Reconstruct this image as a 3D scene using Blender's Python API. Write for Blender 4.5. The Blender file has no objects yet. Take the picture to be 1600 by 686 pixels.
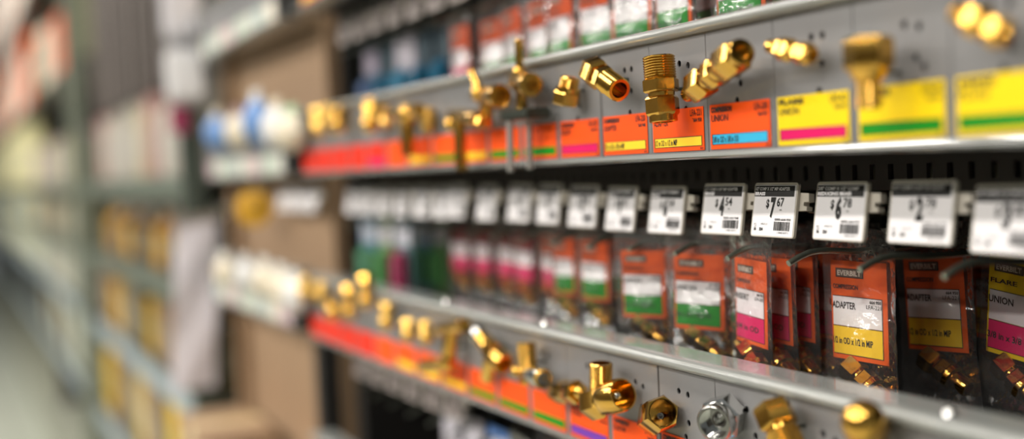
import bpy, bmesh, math, random
from mathutils import Vector, Matrix

random.seed(7)
S = bpy.context.scene
C = S.collection

# ------------------------------------------------------------------ camera
F, D, ZC = 1800.0, 0.433, 1.35          # focal length in pixels, distance to the rail fronts, eye height
VPX, VPY, ROLL = -83.0, 299.0, math.radians(2.5)
_y = Vector((VPX-800, 343-VPY, -F)).normalized()
_u = Vector((-math.sin(ROLL), math.cos(ROLL), 0)); _u.z = -(_u.x*_y.x+_u.y*_y.y)/_y.z; _u.normalize()
_x = _y.cross(_u)
RW = Matrix(((_x.x, _x.y, _x.z), (_y.x, _y.y, _y.z), (_u.x, _u.y, _u.z)))   # camera -> world
CAM = Vector((-D, 0, ZC))
cam_data = bpy.data.cameras.new('camera'); cam = bpy.data.objects.new('camera', cam_data); C.objects.link(cam)
cam.matrix_world = Matrix.Translation(CAM) @ RW.to_4x4()
cam_data.sensor_width = 36; cam_data.lens = F*36/1600; cam_data.clip_start = .01; cam_data.clip_end = 60
cam_data.dof.use_dof = True; cam_data.dof.focus_distance = .752; cam_data.dof.aperture_fstop = 1.75
S.camera = cam
def at(px, py, x=0.0):
    d = RW @ Vector((px-800, 343-py, -F)); return CAM + d*((x+D)/d.x)
def so(px, x=0.0, py=300): return at(px, py, x).y

# ------------------------------------------------------------------ world, exposure, lamps
W = bpy.data.worlds.new('world'); S.world = W; W.use_nodes = True
W.node_tree.nodes['Background'].inputs[0].default_value = (.95, 1, .98, 1)
W.node_tree.nodes['Background'].inputs[1].default_value = .19
S.view_settings.view_transform = 'Standard'; S.view_settings.look = 'None'
S.view_settings.exposure = -0.06; S.view_settings.gamma = 1; S.view_settings.use_curve_mapping = False
S.cycles.transparent_max_bounces = 40
S.cycles.max_bounces = 8

# ------------------------------------------------------------------ materials
MATS = {}
def mat(name, col, rough=.5, metal=0.0, noise=0.0, nscale=40, bump=0.0, emit=None, coat=0.0, spec=.5):
    if name in MATS: return MATS[name]
    m = bpy.data.materials.new(name); m.use_nodes = True; nt = m.node_tree
    b = nt.nodes['Principled BSDF']
    c = tuple(((v/12.92) if v <= .04045 else ((v+.055)/1.055)**2.4) for v in (q/255 for q in col))
    b.inputs['Base Color'].default_value = (*c, 1); b.inputs['Roughness'].default_value = rough
    b.inputs['Metallic'].default_value = metal; b.inputs['Coat Weight'].default_value = coat
    b.inputs['Specular IOR Level'].default_value = spec
    if noise or bump:
        tc = nt.nodes.new('ShaderNodeTexCoord'); n = nt.nodes.new('ShaderNodeTexNoise')
        n.inputs['Scale'].default_value = nscale; n.inputs['Detail'].default_value = 4
        nt.links.new(tc.outputs['Object'], n.inputs['Vector'])
        if noise:
            r = nt.nodes.new('ShaderNodeMapRange'); r.inputs[3].default_value = 1-noise; r.inputs[4].default_value = 1+noise
            mx = nt.nodes.new('ShaderNodeVectorMath'); mx.operation = 'SCALE'; mx.inputs[0].default_value = c
            nt.links.new(n.outputs['Fac'], r.inputs[0]); nt.links.new(r.outputs[0], mx.inputs['Scale'])
            nt.links.new(mx.outputs[0], b.inputs['Base Color'])
        if bump:
            bp = nt.nodes.new('ShaderNodeBump'); bp.inputs['Strength'].default_value = bump; bp.inputs['Distance'].default_value = .001
            nt.links.new(n.outputs['Fac'], bp.inputs['Height']); nt.links.new(bp.outputs[0], b.inputs['Normal'])
    if emit:
        b.inputs['Emission Color'].default_value = (*emit[:3], 1); b.inputs['Emission Strength'].default_value = emit[3]
    MATS[name] = m; return m
def plastic(name, tint=(1, 1, 1), hazy=.05, gloss=.5):
    m = bpy.data.materials.new(name); m.use_nodes = True; nt = m.node_tree; nt.nodes.clear()
    o = nt.nodes.new('ShaderNodeOutputMaterial'); t = nt.nodes.new('ShaderNodeBsdfTransparent'); t.inputs[0].default_value = (*tint, 1)
    g = nt.nodes.new('ShaderNodeBsdfGlossy'); g.inputs['Roughness'].default_value = .12
    df = nt.nodes.new('ShaderNodeBsdfDiffuse'); df.inputs[0].default_value = (.8, .8, .8, 1)
    lw = nt.nodes.new('ShaderNodeFresnel'); lw.inputs[0].default_value = 1.45
    mul = nt.nodes.new('ShaderNodeMath'); mul.operation = 'MULTIPLY_ADD'; mul.inputs[1].default_value = gloss; mul.inputs[2].default_value = .01; mul.use_clamp = True
    m1 = nt.nodes.new('ShaderNodeMixShader'); m1.inputs[0].default_value = hazy
    m2 = nt.nodes.new('ShaderNodeMixShader')
    tc = nt.nodes.new('ShaderNodeTexCoord'); n = nt.nodes.new('ShaderNodeTexNoise'); n.inputs['Scale'].default_value = 55; n.inputs['Detail'].default_value = 3
    bp = nt.nodes.new('ShaderNodeBump'); bp.inputs['Strength'].default_value = .9; bp.inputs['Distance'].default_value = .0035
    L = nt.links.new
    L(tc.outputs['Object'], n.inputs['Vector']); L(n.outputs['Fac'], bp.inputs['Height'])
    L(bp.outputs[0], g.inputs['Normal']); L(bp.outputs[0], lw.inputs['Normal'])
    L(t.outputs[0], m1.inputs[1]); L(df.outputs[0], m1.inputs[2])
    L(lw.outputs[0], mul.inputs[0]); L(mul.outputs[0], m2.inputs[0]); L(m1.outputs[0], m2.inputs[1]); L(g.outputs[0], m2.inputs[2])
    L(m2.outputs[0], o.inputs[0]); MATS[name] = m; return m
BRASS = mat('brass', (216, 168, 80), .17, 1.0, .1, 120, .06)
BRASSD = mat('brass_dull', (222, 178, 92), .3, 1.0, .12, 120, .08)
CHROME = mat('chrome', (205, 205, 203), .1, 1.0)
STEELD = mat('dark_steel', (84, 90, 82), .3, .8, .1, 60)
ZINC = mat('zinc', (190, 188, 184), .35, .8)
RAIL = mat('rail_grey_paint', (119, 118, 119), .36, 0.0, .035, 18, .03, coat=.15)
LIP = mat('rail_lip_paint', (136, 138, 135), .22, .0, .03, 30, .02, coat=.5)
DARK = mat('black_backing', (34, 31, 29), .6, 0, .1, 30)
BLACK = mat('black_ink', (22, 20, 20), .6)
WHITE = mat('white_paper', (236, 232, 234), .5)
TAGW = mat('tag_paper', (240, 236, 240), .45)
HOLDER = mat('tag_plastic', (196, 188, 176), .35)
ORANGE = mat('label_orange', (244, 82, 8), .5, spec=.25)
ORANGEC = mat('card_orange', (230, 92, 12), .5, 0, .04, 60, spec=.25)
REDOR = mat('label_red_orange', (222, 44, 18), .5, spec=.25)
YELLOW = mat('label_yellow', (244, 208, 4), .5, spec=.25)
YBAND = mat('band_yellow', (250, 206, 34), .45)
GREEN = mat('band_green', (8, 134, 18), .5, spec=.25)
PINK = mat('band_pink', (216, 2, 96), .5, spec=.25)
BLUE = mat('band_blue', (40, 176, 222), .45)
PURPLE = mat('band_purple', (110, 48, 170), .45)
LOGO = mat('logo_grey', (92, 82, 70), .45)
LOGOW = mat('logo_white', (222, 214, 200), .45)
WIRE = mat('hook_wire', (128, 132, 120), .28, .75, .08, 80)
POUCH = plastic('clear_bag', (.98, .98, .98), .034, 1.25)
BAND = {'y': YBAND, 'g': GREEN, 'p': PINK, 'b': BLUE, 'v': PURPLE, 'r': REDOR}

# ------------------------------------------------------------------ mesh helpers
class MB:
    def __init__(s): s.v = []; s.f = []; s.m = []; s.sm = []
    def add(s, v, f, mi=0, smooth=False):
        o = len(s.v); s.v += [tuple(p) for p in v]
        s.f += [tuple(i+o for i in q) for q in f]; s.m += [mi]*len(f); s.sm += [smooth]*len(f)
    def box(s, a, b, mi=0, bev=0.0):
        x0, y0, z0 = (min(p, q) for p, q in zip(a, b)); x1, y1, z1 = (max(p, q) for p, q in zip(a, b))
        if bev <= 0:
            v = [(x0,y0,z0),(x1,y0,z0),(x1,y1,z0),(x0,y1,z0),(x0,y0,z1),(x1,y0,z1),(x1,y1,z1),(x0,y1,z1)]
            s.add(v, [(0,3,2,1),(4,5,6,7),(0,1,5,4),(1,2,6,5),(2,3,7,6),(3,0,4,7)], mi); return
        e = min(bev, (x1-x0)*.45, (y1-y0)*.45, (z1-z0)*.45)
        bm = bmesh.new(); bmesh.ops.create_cube(bm, size=1)
        for w in bm.verts: w.co = Vector((x0+(x1-x0)*(w.co.x+.5), y0+(y1-y0)*(w.co.y+.5), z0+(z1-z0)*(w.co.z+.5)))
        bmesh.ops.bevel(bm, geom=list(bm.edges), offset=e, segments=2, affect='EDGES')
        bm.verts.index_update(); s.add([w.co for w in bm.verts], [[w.index for w in q.verts] for q in bm.faces], mi, True); bm.free()
    def quad(s, x0, y0, x1, y1, z, mi=0): s.add([(x0,y0,z),(x1,y0,z),(x1,y1,z),(x0,y1,z)], [(0,1,2,3)], mi)
    def lathe(s, A, B, prof, n=24, mi=0, spin=0.0, smooth=True, caps=True):
        """prof: list of (t along A->B, radius in metres)"""
        A = Vector(A); d = Vector(B)-A; Ln = d.length; d = d/Ln
        h = Vector((0,0,1)) if abs(d.z) < .9 else Vector((1,0,0))
        e1 = d.cross(h).normalized(); e2 = d.cross(e1)
        vs = []; fs = []
        for pt in prof:
            t, r0 = pt[:2]; c = A+d*(Ln*t)
            for k in range(n):
                a = 2*math.pi*k/n+spin; r = r0*(math.cos(math.pi/6)/math.cos((2*math.pi*k/n) % (math.pi/3)-math.pi/6) if len(pt) > 2 else 1)
                vs.append(c+e1*(r*math.cos(a))+e2*(r*math.sin(a)))
        for i in range(len(prof)-1):
            for k in range(n):
                k2 = (k+1) % n; fs.append((i*n+k, i*n+k2, (i+1)*n+k2, (i+1)*n+k))
        if caps:
            fs.append(tuple(range(n-1, -1, -1))); fs.append(tuple((len(prof)-1)*n+k for k in range(n)))
        s.add(vs, fs, mi, smooth)
    def tube(s, pts, r, n=8, mi=0):
        pts = [Vector(p) for p in pts]; vs = []; fs = []; m = len(pts)
        up = Vector((0, .31, .95)).normalized()
        for i, p in enumerate(pts):
            d = (pts[min(i+1, m-1)]-pts[max(i-1, 0)]).normalized()
            e1 = d.cross(up).normalized(); e2 = d.cross(e1)
            rr = r[i] if isinstance(r, (list, tuple)) else r
            for k in range(n):
                a = 2*math.pi*k/n; vs.append(p+e1*(rr*math.cos(a))+e2*(rr*math.sin(a)))
        for i in range(m-1):
            for k in range(n):
                k2 = (k+1) % n; fs.append((i*n+k, (i+1)*n+k, (i+1)*n+k2, i*n+k2))
        fs.append(tuple(range(n))); fs.append(tuple((m-1)*n+k for k in range(n-1, -1, -1)))
        s.add(vs, fs, mi, True)
    def mesh(s, name, mats):
        me = bpy.data.meshes.new(name); me.from_pydata(s.v, [], s.f)
        for q in (mats if isinstance(mats, (list, tuple)) else [mats]): me.materials.append(q)
        me.polygons.foreach_set('material_index', s.m); me.polygons.foreach_set('use_smooth', s.sm)
        me.update()
        bm = bmesh.new(); bm.from_mesh(me); bmesh.ops.recalc_face_normals(bm, faces=bm.faces) if not getattr(s, 'keep', False) else None
        bm.to_mesh(me); bm.free()
        me.set_sharp_from_angle(angle=math.radians(38))
        return me
    def build(s, name, mats, parent=None, loc=None): return obj(name, s.mesh(name, mats), parent, loc)
def obj(name, me, parent=None, loc=None):
    o = bpy.data.objects.new(name, me); C.objects.link(o)
    if parent: o.parent = parent
    if loc is not None: o.location = loc
    return o
def tag(o, label, cat, group=None):
    o['label'] = label; o['category'] = cat
    if group: o['group'] = group
    return o
def thing(name, label, cat, loc=(0,0,0), group=None, rot=None):
    o = bpy.data.objects.new(name, None); C.objects.link(o); o.location = loc
    o.empty_display_size = .02
    if rot: o.rotation_euler = rot
    return tag(o, label, cat, group)
def struct(name, mb, m): o = mb.build(name, m); o['kind'] = 'structure'; return o
def copy_tree(o, parent=None):
    c = o.copy(); C.objects.link(c); c.parent = parent
    for ch in list(o.children): copy_tree(ch, c)
    return c
# local frame of a flat thing that faces the aisle: x = right as seen, y = up, z = out towards the aisle
FACE = Matrix(((0, 0, -1), (-1, 0, 0), (0, 1, 0)))
def face_empty(name, label, cat, loc, group=None, yaw=0.0, lean=0.0, swing=0.0):
    o = thing(name, label, cat, loc, group)
    M = Matrix.Rotation(yaw, 3, 'Z') @ FACE @ Matrix.Rotation(lean, 3, 'X') @ Matrix.Rotation(swing, 3, 'Z')
    o.rotation_euler = M.to_euler(); return o

_tc = {}
def text_geo(txt, bold):
    k = (txt, bold)
    if k in _tc: return _tc[k]
    cu = bpy.data.curves.new('t', 'FONT'); cu.body = txt; cu.resolution_u = 2; cu.size = 1; cu.offset = bold
    o = bpy.data.objects.new('t', cu); C.objects.link(o)
    dg = bpy.context.evaluated_depsgraph_get(); me = bpy.data.meshes.new_from_object(o.evaluated_get(dg))
    v = [tuple(p.co) for p in me.vertices]; f = [tuple(p.vertices) for p in me.polygons]
    bpy.data.objects.remove(o); bpy.data.curves.remove(cu); bpy.data.meshes.remove(me)
    _tc[k] = (v, f); return v, f
def put_text(mb, txt, x, y, h, width=None, mi=0, z=0.0, bold=.012, right=False):
    """cap height h at (x, y), squeezed to width if given"""
    v, f = text_geo(txt, bold)
    if not v: return
    x0 = min(p[0] for p in v); x1 = max(p[0] for p in v)
    sy = h/.70; sx = sy if width is None else width/(x1-x0)
    if right: x -= (x1-x0)*sx
    mb.add([(x+(p[0]-x0)*sx, y+p[1]*sy, z) for p in v], f, mi)

ORD = ['first', 'second', 'third', 'fourth', 'fifth', 'sixth', 'seventh', 'eighth', 'ninth', 'tenth', 'eleventh', 'twelfth',
       'thirteenth', 'fourteenth', 'fifteenth', 'sixteenth', 'seventeenth', 'eighteenth', 'nineteenth', 'twentieth', 'twenty-first', 'twenty-second', 'twenty-third', 'twenty-fourth']

# ------------------------------------------------------------------ the building
FLOORM = mat('polished_concrete', (196, 200, 186), .3, 0, .08, 3)
WALLM = mat('far_shelving_paint', (110, 104, 96), .6, 0, .25, 2)
b = MB(); b.box((-9, -4, -.1), (4, 18, 0)); struct('floor', b, FLOORM)
b = MB(); b.box((-3.0, -4, 0), (-2.9, 18, 1.9)); struct('wall_left', b, WALLM)
b = MB(); b.box((1.2, -4, 0), (1.3, 18, 3.6)); struct('wall_right', b, mat('store_wall', (92, 88, 80), .7, 0, .1, 2))
LAMPW = mat('lamp_white', (240, 240, 238), .5)
TUBE = mat('lamp_tube', (255, 255, 250), .4, emit=(1, .97, .92, 6))
LROWS = [(-1.0, 4.0, 34, 'the aisle'), (-3.6, 4.0, 95, 'the shelving across the aisle'), (-6.6, 4.2, 190, 'the next aisle')]
for rx, rz, en, nm in LROWS:
  for i, y in enumerate((-1.2, 1.1, 3.4, 5.7, 8.0)):
    t = thing('ceiling_light', f'long white fluorescent ceiling light over {nm}, {ORD[i]} from the camera end', 'ceiling light', (rx, y, rz), 'ceiling lights')
    b = MB(); b.box((-.16, -.9, .03), (.16, .9, .1), bev=.01); b.build('housing', LAMPW, t)
    for sx in (-.08, .08):
        b = MB(); b.lathe((sx, -.85, .012), (sx, .85, .012), [(0, .016), (1, .016)], 12); b.build('tube', TUBE, t)
    ld = bpy.data.lights.new('lamp', 'AREA'); ld.shape = 'RECTANGLE'; ld.size = .3; ld.size_y = 1.75; ld.energy = en; ld.color = (1, .95, .87)
    lo = bpy.data.objects.new('lamp_light', ld); C.objects.link(lo); lo.parent = t; lo.location = (0, 0, -.012)

# ------------------------------------------------------------------ display rails
TIER = .2195
FT, FB, LT, LB = .079, .0042, .033, .0053     # face top/bottom, label top/bottom above eye height, upper rail
S0, S1 = -.42, 1.53                             # near and far end of the first bay
def panel_mesh(w, holes):
    """sheet panel in face coordinates with real holes, 1.2 mm thick"""
    bm = bmesh.new(); z = 0.0; y0, y1 = ZC+FB, ZC+FT; hgt = FT-FB
    def loop(pts):
        vs = [bm.verts.new((p[0], p[1], z)) for p in pts]
        return [bm.edges.new((vs[i], vs[(i+1) % len(vs)])) for i in range(len(vs))]
    ed = loop([(0, 0), (w, 0), (w, hgt), (0, hgt)])
    for hx, hy in holes:
        ed += loop([(hx+.0021*math.cos(a*math.pi/5), hy+.0023*math.sin(a*math.pi/5)) for a in range(10)])
    bmesh.ops.triangle_fill(bm, edges=ed, use_beauty=True, use_dissolve=False)
    r = bmesh.ops.extrude_face_region(bm, geom=list(bm.faces))
    for g in r['geom']:
        if isinstance(g, bmesh.types.BMVert): g.co.z -= .0012
    bmesh.ops.recalc_face_normals(bm, faces=bm.faces)
    me = bpy.data.meshes.new('panel'); bm.to_mesh(me); bm.free(); me.materials.append(RAIL); return me
def lip_profile(mb, y0, y1, pts, mi=0):
    """extrude an (x, z) outline along the rail"""
    n = len(pts); v = [(p[0], y0, p[1]) for p in pts]+[(p[0], y1, p[1]) for p in pts]
    f = [(i, (i+1) % n, n+(i+1) % n, n+i) for i in range(n)]+[tuple(range(n)), tuple(range(2*n-1, n-1, -1))]
    mb.add(v, f, mi, True)

def label_card(parent, px_s0, px_s1, top, bot, base, band, words, fancy=1):
    """a coloured label stuck on the rail: s0 left end, s1 right end"""
    w = px_s0-px_s1; h = top-bot
    o = bpy.data.objects.new('label_card', None)
    b = MB(); b.keep = True
    b.add([(0,0,0),(w,0,0),(w,h,0),(0,h,0),(0,0,.0003),(w,0,.0003),(w,h,.0003),(0,h,.0003)], [(0,3,2,1),(4,5,6,7),(0,1,5,4),(1,2,6,5),(2,3,7,6),(3,0,4,7)], 0)
    bx0, bx1, by0, by1 = w*.03, w*.965, h*.10, h*.335
    if band: b.quad(bx0, by0, bx1, by1, .00042, 1)
    me = b.mesh('label_card', [base, BAND[band] if band else base])
    bpy.data.objects.remove(o)
    o = obj('label_card', me, parent); o.rotation_euler = FACE.to_euler(); o.location = (-.0004, px_s0, bot)
    if fancy and words:
        t = MB(); t.keep = True; z = .0006
        l1, l2, l3, l4, l5 = words
        e = .0006
        for q in ((bx0, by0, bx1, by0+e*.6), (bx0, by1-e*.6, bx1, by1), (bx0, by0, bx0+e, by1), (bx1-e, by0, bx1, by1)): t.quad(*q, z)
        put_text(t, l1, w*.03, h*.83, h*.11, w*.36, z=z, bold=.05)
        put_text(t, l2, w*.03, h*.62, h*.15, w*.29, z=z, bold=.01)
        put_text(t, l3, w*.97, h*.80, h*.15, w*.21, z=z, right=True)
        put_text(t, l4, w*.97, h*.66, h*.085, w*.17, z=z, right=True, bold=.03)
        if l5: put_text(t, l5, w*.05, h*.145, h*.14, w*.44, z=z)
        put_text(t, '001', w*.985, h*.02, h*.05, w*.06, z=z, right=True)
        p = obj('print', t.mesh('print', BLACK), o)
    return o

PITCH = .0655
def make_rail(idx, label, labels, dark_gaps=(), s0=S0, s1=S1, base=.664, mats=None):
    """idx tiers below the upper rail; labels: {panel number: (base, band, words)}; panel k runs from base+k*PITCH (left end) to one pitch nearer"""
    dz = ZC-idx*TIER
    t = thing('display_rail', label, 'rail', (0, (s0+s1)/2, dz), 'grey display rails')
    off = -(s0+s1)/2
    k0 = math.ceil((s0-base)/PITCH)+1; k1 = math.floor((s1-base)/PITCH)
    holes = {}
    for k in range(k0, k1+1):
        s = base+k*PITCH
        var = k % 3
        if var not in holes:
            w = PITCH-.0006
            hs = [(w*.55, .058), (w*.70, .056), (w*.66, .041), (w*.74, .036), (w*.64, .028)][:5]
            if var == 1: hs = [(w*.50, .060), (w*.64, .060), (w*.62, .045), (w*.58, .030)]
            if var == 2: hs = [(w*.36, .060), (w*.52, .059), (w*.52, .040), (w*.46, .030)]
            holes[var] = panel_mesh(w, hs)
        p = obj('panel', holes[var], t); p.rotation_euler = FACE.to_euler(); p.location = (0, s+off, FB)
        if k in dark_gaps: p.location.y -= .0013
    # rolled lip, top flange, bottom lip and the dark inside of the channel
    b = MB(); lip_profile(b, s0+off, s1+off, [(-.0005, FT), (-.0045, FT+.0008), (-.0062, FT+.0026), (-.0066, FT+.0048), (-.0055, FT+.0070), (-.003, FT+.0083), (.001, FT+.0086), (.001, FT)]); b.build('top_lip', LIP, t)
    b = MB(); b.box((.0012, s0+off, FT+.0070), (.026, s1+off, FT+.0084)); b.build('top_flange', LIP, t)
    b = MB(); lip_profile(b, s0+off, s1+off, [(0, FB), (-.0025, FB-.0005), (-.003, FB-.003), (-.001, FB-.0045), (.026, FB-.0045), (.026, FB-.0035), (.001, FB-.003)]); b.build('bottom_lip', LIP, t)
    b = MB(); b.box((.004, s0+off, FB-.002), (.025, s1+off, FT+.0065)); b.build('channel_core', DARK, t)
    for k, (bs, bd, wd) in labels.items():
        if k0 <= k <= k1:
            s = base+k*PITCH-.0028
            l = label_card(t, s+off, s-.0585+off, LT, LB, bs, bd, wd, 1 if wd else 0)
    return t
O, Y, R_ = ORANGE, YELLOW, REDOR
COMP = lambda a, c, d, e: ('COMPRESSION', a, c, d, e)
# panel index k: left end at base+k*PITCH.  base is the left end of the panel below the vertical adapter
UPL = {0: (O, 'y', COMP('ADAPTER', 'LFA-221', '*664 950', '1/2 in OD x 1/2 in MIP')), 1: (O, 'y', COMP('ADAPTER', 'LFA-220', '*664 948', '1/2 in OD x 3/8 in MIP')),
       -1: (O, 'b', COMP('UNION', 'LFA-208', '*664 937', '3/8 in OD x 3/8 in OD')), -2: (Y, 'p', ('FLARE', 'UNION', 'LFA-42', '*664 918', '')),
       -3: (Y, 'g', ('PIPE', 'CAP', 'LFA-84', '*664 914', '')), -4: (Y, 'g', ('PIPE', 'PLUG', 'LFA-88', '*664 911', '')), -5: (Y, 'b', None),
       2: (O, 'p', COMP('INSERT', 'LFA-205', '*664 931', '')), 3: (O, 'g', None), 4: (O, 'g', None), 5: (O, 'y', None), 6: (O, 'g', None), 7: (O, 'y', None),
       8: (O, None, None), 9: (R_, 'p', None), 10: (R_, None, None), 11: (R_, None, None), 12: (R_, None, None), 13: (R_, None, None)}
make_rail(0, 'grey metal display rail with yellow and orange labels, at eye height', UPL, (1,))
LWL = {0: (O, 'y', COMP('ELBOW', 'LFA-222', '*664 952', '')), -1: (O, 'g', COMP('NUT', 'LFA-230', '*664 961', '')), -2: (O, 'b', COMP('NUT', 'LFA-231', '*664 963', '')), -3: (O, 'y', None),
       1: (O, 'v', COMP('TEE', 'LFA-215', '*664 944', '')), 2: (O, 'g', None), 3: (O, 'g', None), 4: (O, 'g', None), 5: (O, 'y', None), 6: (O, 'y', None), 7: (O, 'y', None),
       8: (O, None, None), 9: (R_, None, None), 10: (R_, None, None), 11: (R_, None, None), 12: (R_, None, None)}
LBASE = .7330
low_rail = make_rail(1, 'grey metal display rail with orange labels, crossing the bottom of the picture', LWL, (-1,), base=LBASE)
for px, py in ((697, 465), (852, 505), (1484, 646)):
    q = MB(); q.lathe((0, 0, -.0005), (0, 0, .004), [(0, .004), (.4, .0036), (.8, .002), (1, .0004)], 14)
    c_ = at(px, py, .006); q.build('rivet', CHROME, low_rail, (c_.x, c_.y-(S0+S1)/2, FT+.0084))
TOPL = {k: (O if k < 9 else R_, 'g' if k % 2 else 'y', None) for k in range(2, 14)}
make_rail(-1, 'blurred grey display rail high up at the top edge of the picture', TOPL, s0=.9, base=.70)
make_rail(2, 'lowest grey display rail, below the bottom edge of the picture', {}, s0=.9, base=.70)

# ------------------------------------------------------------------ shelving behind the rails
def shelving(label, y0, y1, back, xb, up=None):
    t = thing('shelving_bay', label, 'shelving', (0, (y0+y1)/2, 0), 'shelving bays'); h = (y1-y0)/2
    b = MB(); b.box((xb, -h, .05), (xb+.02, h, 3.4)); b.build('back_panel', back, t)
    b = MB(); b.box((-.02, -h, 0), (xb, h, .12)); b.build('base', mat('base_grey', (150, 152, 138), .5), t)
    for e in (-h+.016, h-.016):
        b = MB(); b.box((min(.075, xb-.02), e-.014, .12), (xb, e+.014, ZC-.22 if xb > .2 and y0 < 0 else 3.4)) if e > 0 else b.box((xb-.03, e-.014, .12), (xb, e+.014, ZC-.24 if up else 3.4)); b.build('upright', up if up and e > 0 else DARK, t)
    return t, h
bay1, h1 = shelving('dark shelving bay holding the brass fittings and their bags', S0, S1+.04, DARK, .30)
for idx in (-1, 0, 1, 2):                                # slotted crossbars under the rails
    z = ZC-idx*TIER
    cb = MB(); n = int((S1-S0)/.0165)
    zs = (z-.026, z-.019, z-.009, z-.0005)
    cb.box((.118, -h1+.03, zs[2]), (.121, h1-.03, zs[3])); cb.box((.118, -h1+.03, zs[0]), (.121, h1-.03, zs[1]))
    for i in range(n): cb.box((.118, -h1+.03+i*.0165, zs[1]), (.121, -h1+.03+i*.0165+.0115, zs[2]))
    cb.build('crossbar', mat('crossbar_dark', (56, 50, 46), .5), bay1)
    b = MB(); b.box((.031, -h1+.03, z+.0005), (.30, h1-.03, z+.002)); b.build('tray', DARK, bay1)

# ------------------------------------------------------------------ fittings on the rails
def hexprof(t0, t1, r, c=.88, L=1.0):
    e = min(.12*(t1-t0), .08); return [(t0, r*c), (t0+e, r), (t1-e, r), (t1, r*c)]
def fitting(label, A, B, segs, pin=True, group='brass fittings on the rails', name='pipe_fitting', cat='fitting', mt=BRASS, extra=None, spin=.3):
    """A, B = (px, py, x) axis ends; segs = (part, shape, t0, t1, radius mm[, inner radius mm])"""
    A = at(*A); B = at(*B); c = (A+B)/2
    t = thing(name, label, cat, c, group)
    for sg in segs:
        part, shp, t0, t1, r = sg[:5]; r = r/1000; m = mt; ri = sg[5]/1000 if len(sg) > 5 and isinstance(sg[5], (int, float)) else 0
        if isinstance(sg[-1], bpy.types.Material): m = sg[-1]
        Ln = (B-A).length; a = A-c; bb = B-c; q = MB()
        if shp == 'hex':
            pr = hexprof(t0, t1, r)
            if ri: pr = [(u, w, 1) for u, w in pr]+[(t1, ri), (t1-(t1-t0)*.8, ri*.96), (t1-(t1-t0)*.8, .0002)]
            q.lathe(a, bb, pr, 24 if ri else 6, 0, spin, bool(ri), True)
        elif shp == 'thread':
            n = max(5, int((t1-t0)*Ln/.0016)); pr = []
            for i in range(n):
                u = t0+(t1-t0)*i/n; v = t0+(t1-t0)*(i+.5)/n; pr += [(u, r*.93), (v, r)]
            pr.append((t1, r*.9))
            if ri: pr += [(t1, ri), (t1-(t1-t0)*.9, ri*.92), (t1-(t1-t0)*.9, .0002)]
            q.lathe(a, bb, pr, 28)
        elif shp == 'cyl':
            e = (t1-t0)*.1; pr = [(t0, r*.93), (t0+e, r), (t1-e, r), (t1, r*.93)]
            if ri: pr += [(t1, ri), (t0+(t1-t0)*.25, ri*.95), (t0+(t1-t0)*.25, .0002)]
            q.lathe(a, bb, pr, 26)
        elif shp == 'cone': q.lathe(a, bb, [(t0, r), (t1, ri or r*.6)], 26)
        elif shp == 'ball':
            tc = (t0+t1)/2; rt = r/Ln; q.lathe(a, bb, [(tc+rt*math.sin(g*math.pi/12), max(.0002, r*math.cos(g*math.pi/12))) for g in range(-6, 7)], 22)
        q.build(part, m, t)
    if extra: extra(t, c)
    if pin:
        q = MB(); q.lathe((0, 0, 0), Vector((.0015-c.x, 0, 0)), [(0, .0013), (1, .0013)], 8); q.build('mounting_pin', STEELD, t)
    return t
def sub(t, c, part, A, B, shp, r, ri=0, m=BRASS, n=22):
    """an extra lathe part between two pixel points"""
    a = at(*A)-c; bb = at(*B)-c; q = MB(); r /= 1000; ri /= 1000; Ln = (bb-a).length
    if shp == 'hex': pr = hexprof(0, 1, r); q.lathe(a, bb, pr, 6, 0, .2, False)
    elif shp == 'ball':
        q.lathe(a, bb, [(.5+r/Ln*math.sin(g*math.pi/12), max(.0002, r*math.cos(g*math.pi/12))) for g in range(-6, 7)], n)
    elif shp == 'thread':
        k = max(5, int(Ln/.0015)); pr = []
        for i in range(k): pr += [(i/k, r*.94), ((i+.5)/k, r)]
        pr += [(1, r*.9)]
        if ri: pr += [(1, ri), (.3, ri), (.3, .0002)]
        q.lathe(a, bb, pr, n)
    else:
        pr = [(0, r*.92), (.08, r), (.92, r), (1, r*.92)]
        if ri: pr += [(1, ri), (.25, ri), (.25, .0002)]
        q.lathe(a, bb, pr, n)
    q.build(part, m, t)
# --- upper rail, right to left
fitting('large blurred brass coupling above the rightmost yellow label', (1492, 16, -.022), (1578, 58, -.014),
        [('threaded_end', 'thread', 0, .25, 5.2), ('hex_body', 'hex', .22, .55, 7.6), ('neck', 'cyl', .53, .64, 5.4), ('hex_nut', 'hex', .62, .92, 7.4), ('end_ring', 'cyl', .9, 1, 5.2, 3.4)])
fitting('wide-topped brass reducer hanging over the second yellow label from the right', (1356, 58, -.020), (1358, 170, -.020),
        [('hex_body', 'hex', 0, .46, 12.2), ('shoulder', 'cone', .44, .6, 10.4, 7.0), ('threaded_end', 'thread', .55, 1, 6.2, 4.2)])
fitting('small brass union above the yellow label with a pink band', (1202, 72, -.016), (1270, 86, -.014),
        [('threaded_end', 'thread', 0, .24, 4.0), ('hex_body', 'hex', .22, .56, 6.6), ('neck', 'cyl', .55, .66, 4.8), ('hex_nut', 'hex', .64, .96, 6.2, 4.0), ('end_ring', 'cyl', .9, 1.0, 4.6, 3.0)])
fitting('large brass compression union tilted up to the right above the blue-banded label', (1074, 148, -.012), (1158, 82, -.026),
        [('tube_end', 'cyl', 0, .17, 5.0, 3.4), ('hex_nut', 'hex', .15, .40, 10.2), ('neck', 'cyl', .38, .48, 7.4), ('hex_body', 'hex', .46, .62, 9.6), ('collar', 'cyl', .60, .70, 8.6), ('hex_nut', 'hex', .68, .96, 10.6), ('end_ring', 'cyl', .94, 1.02, 8.0, 4.2)])
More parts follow.
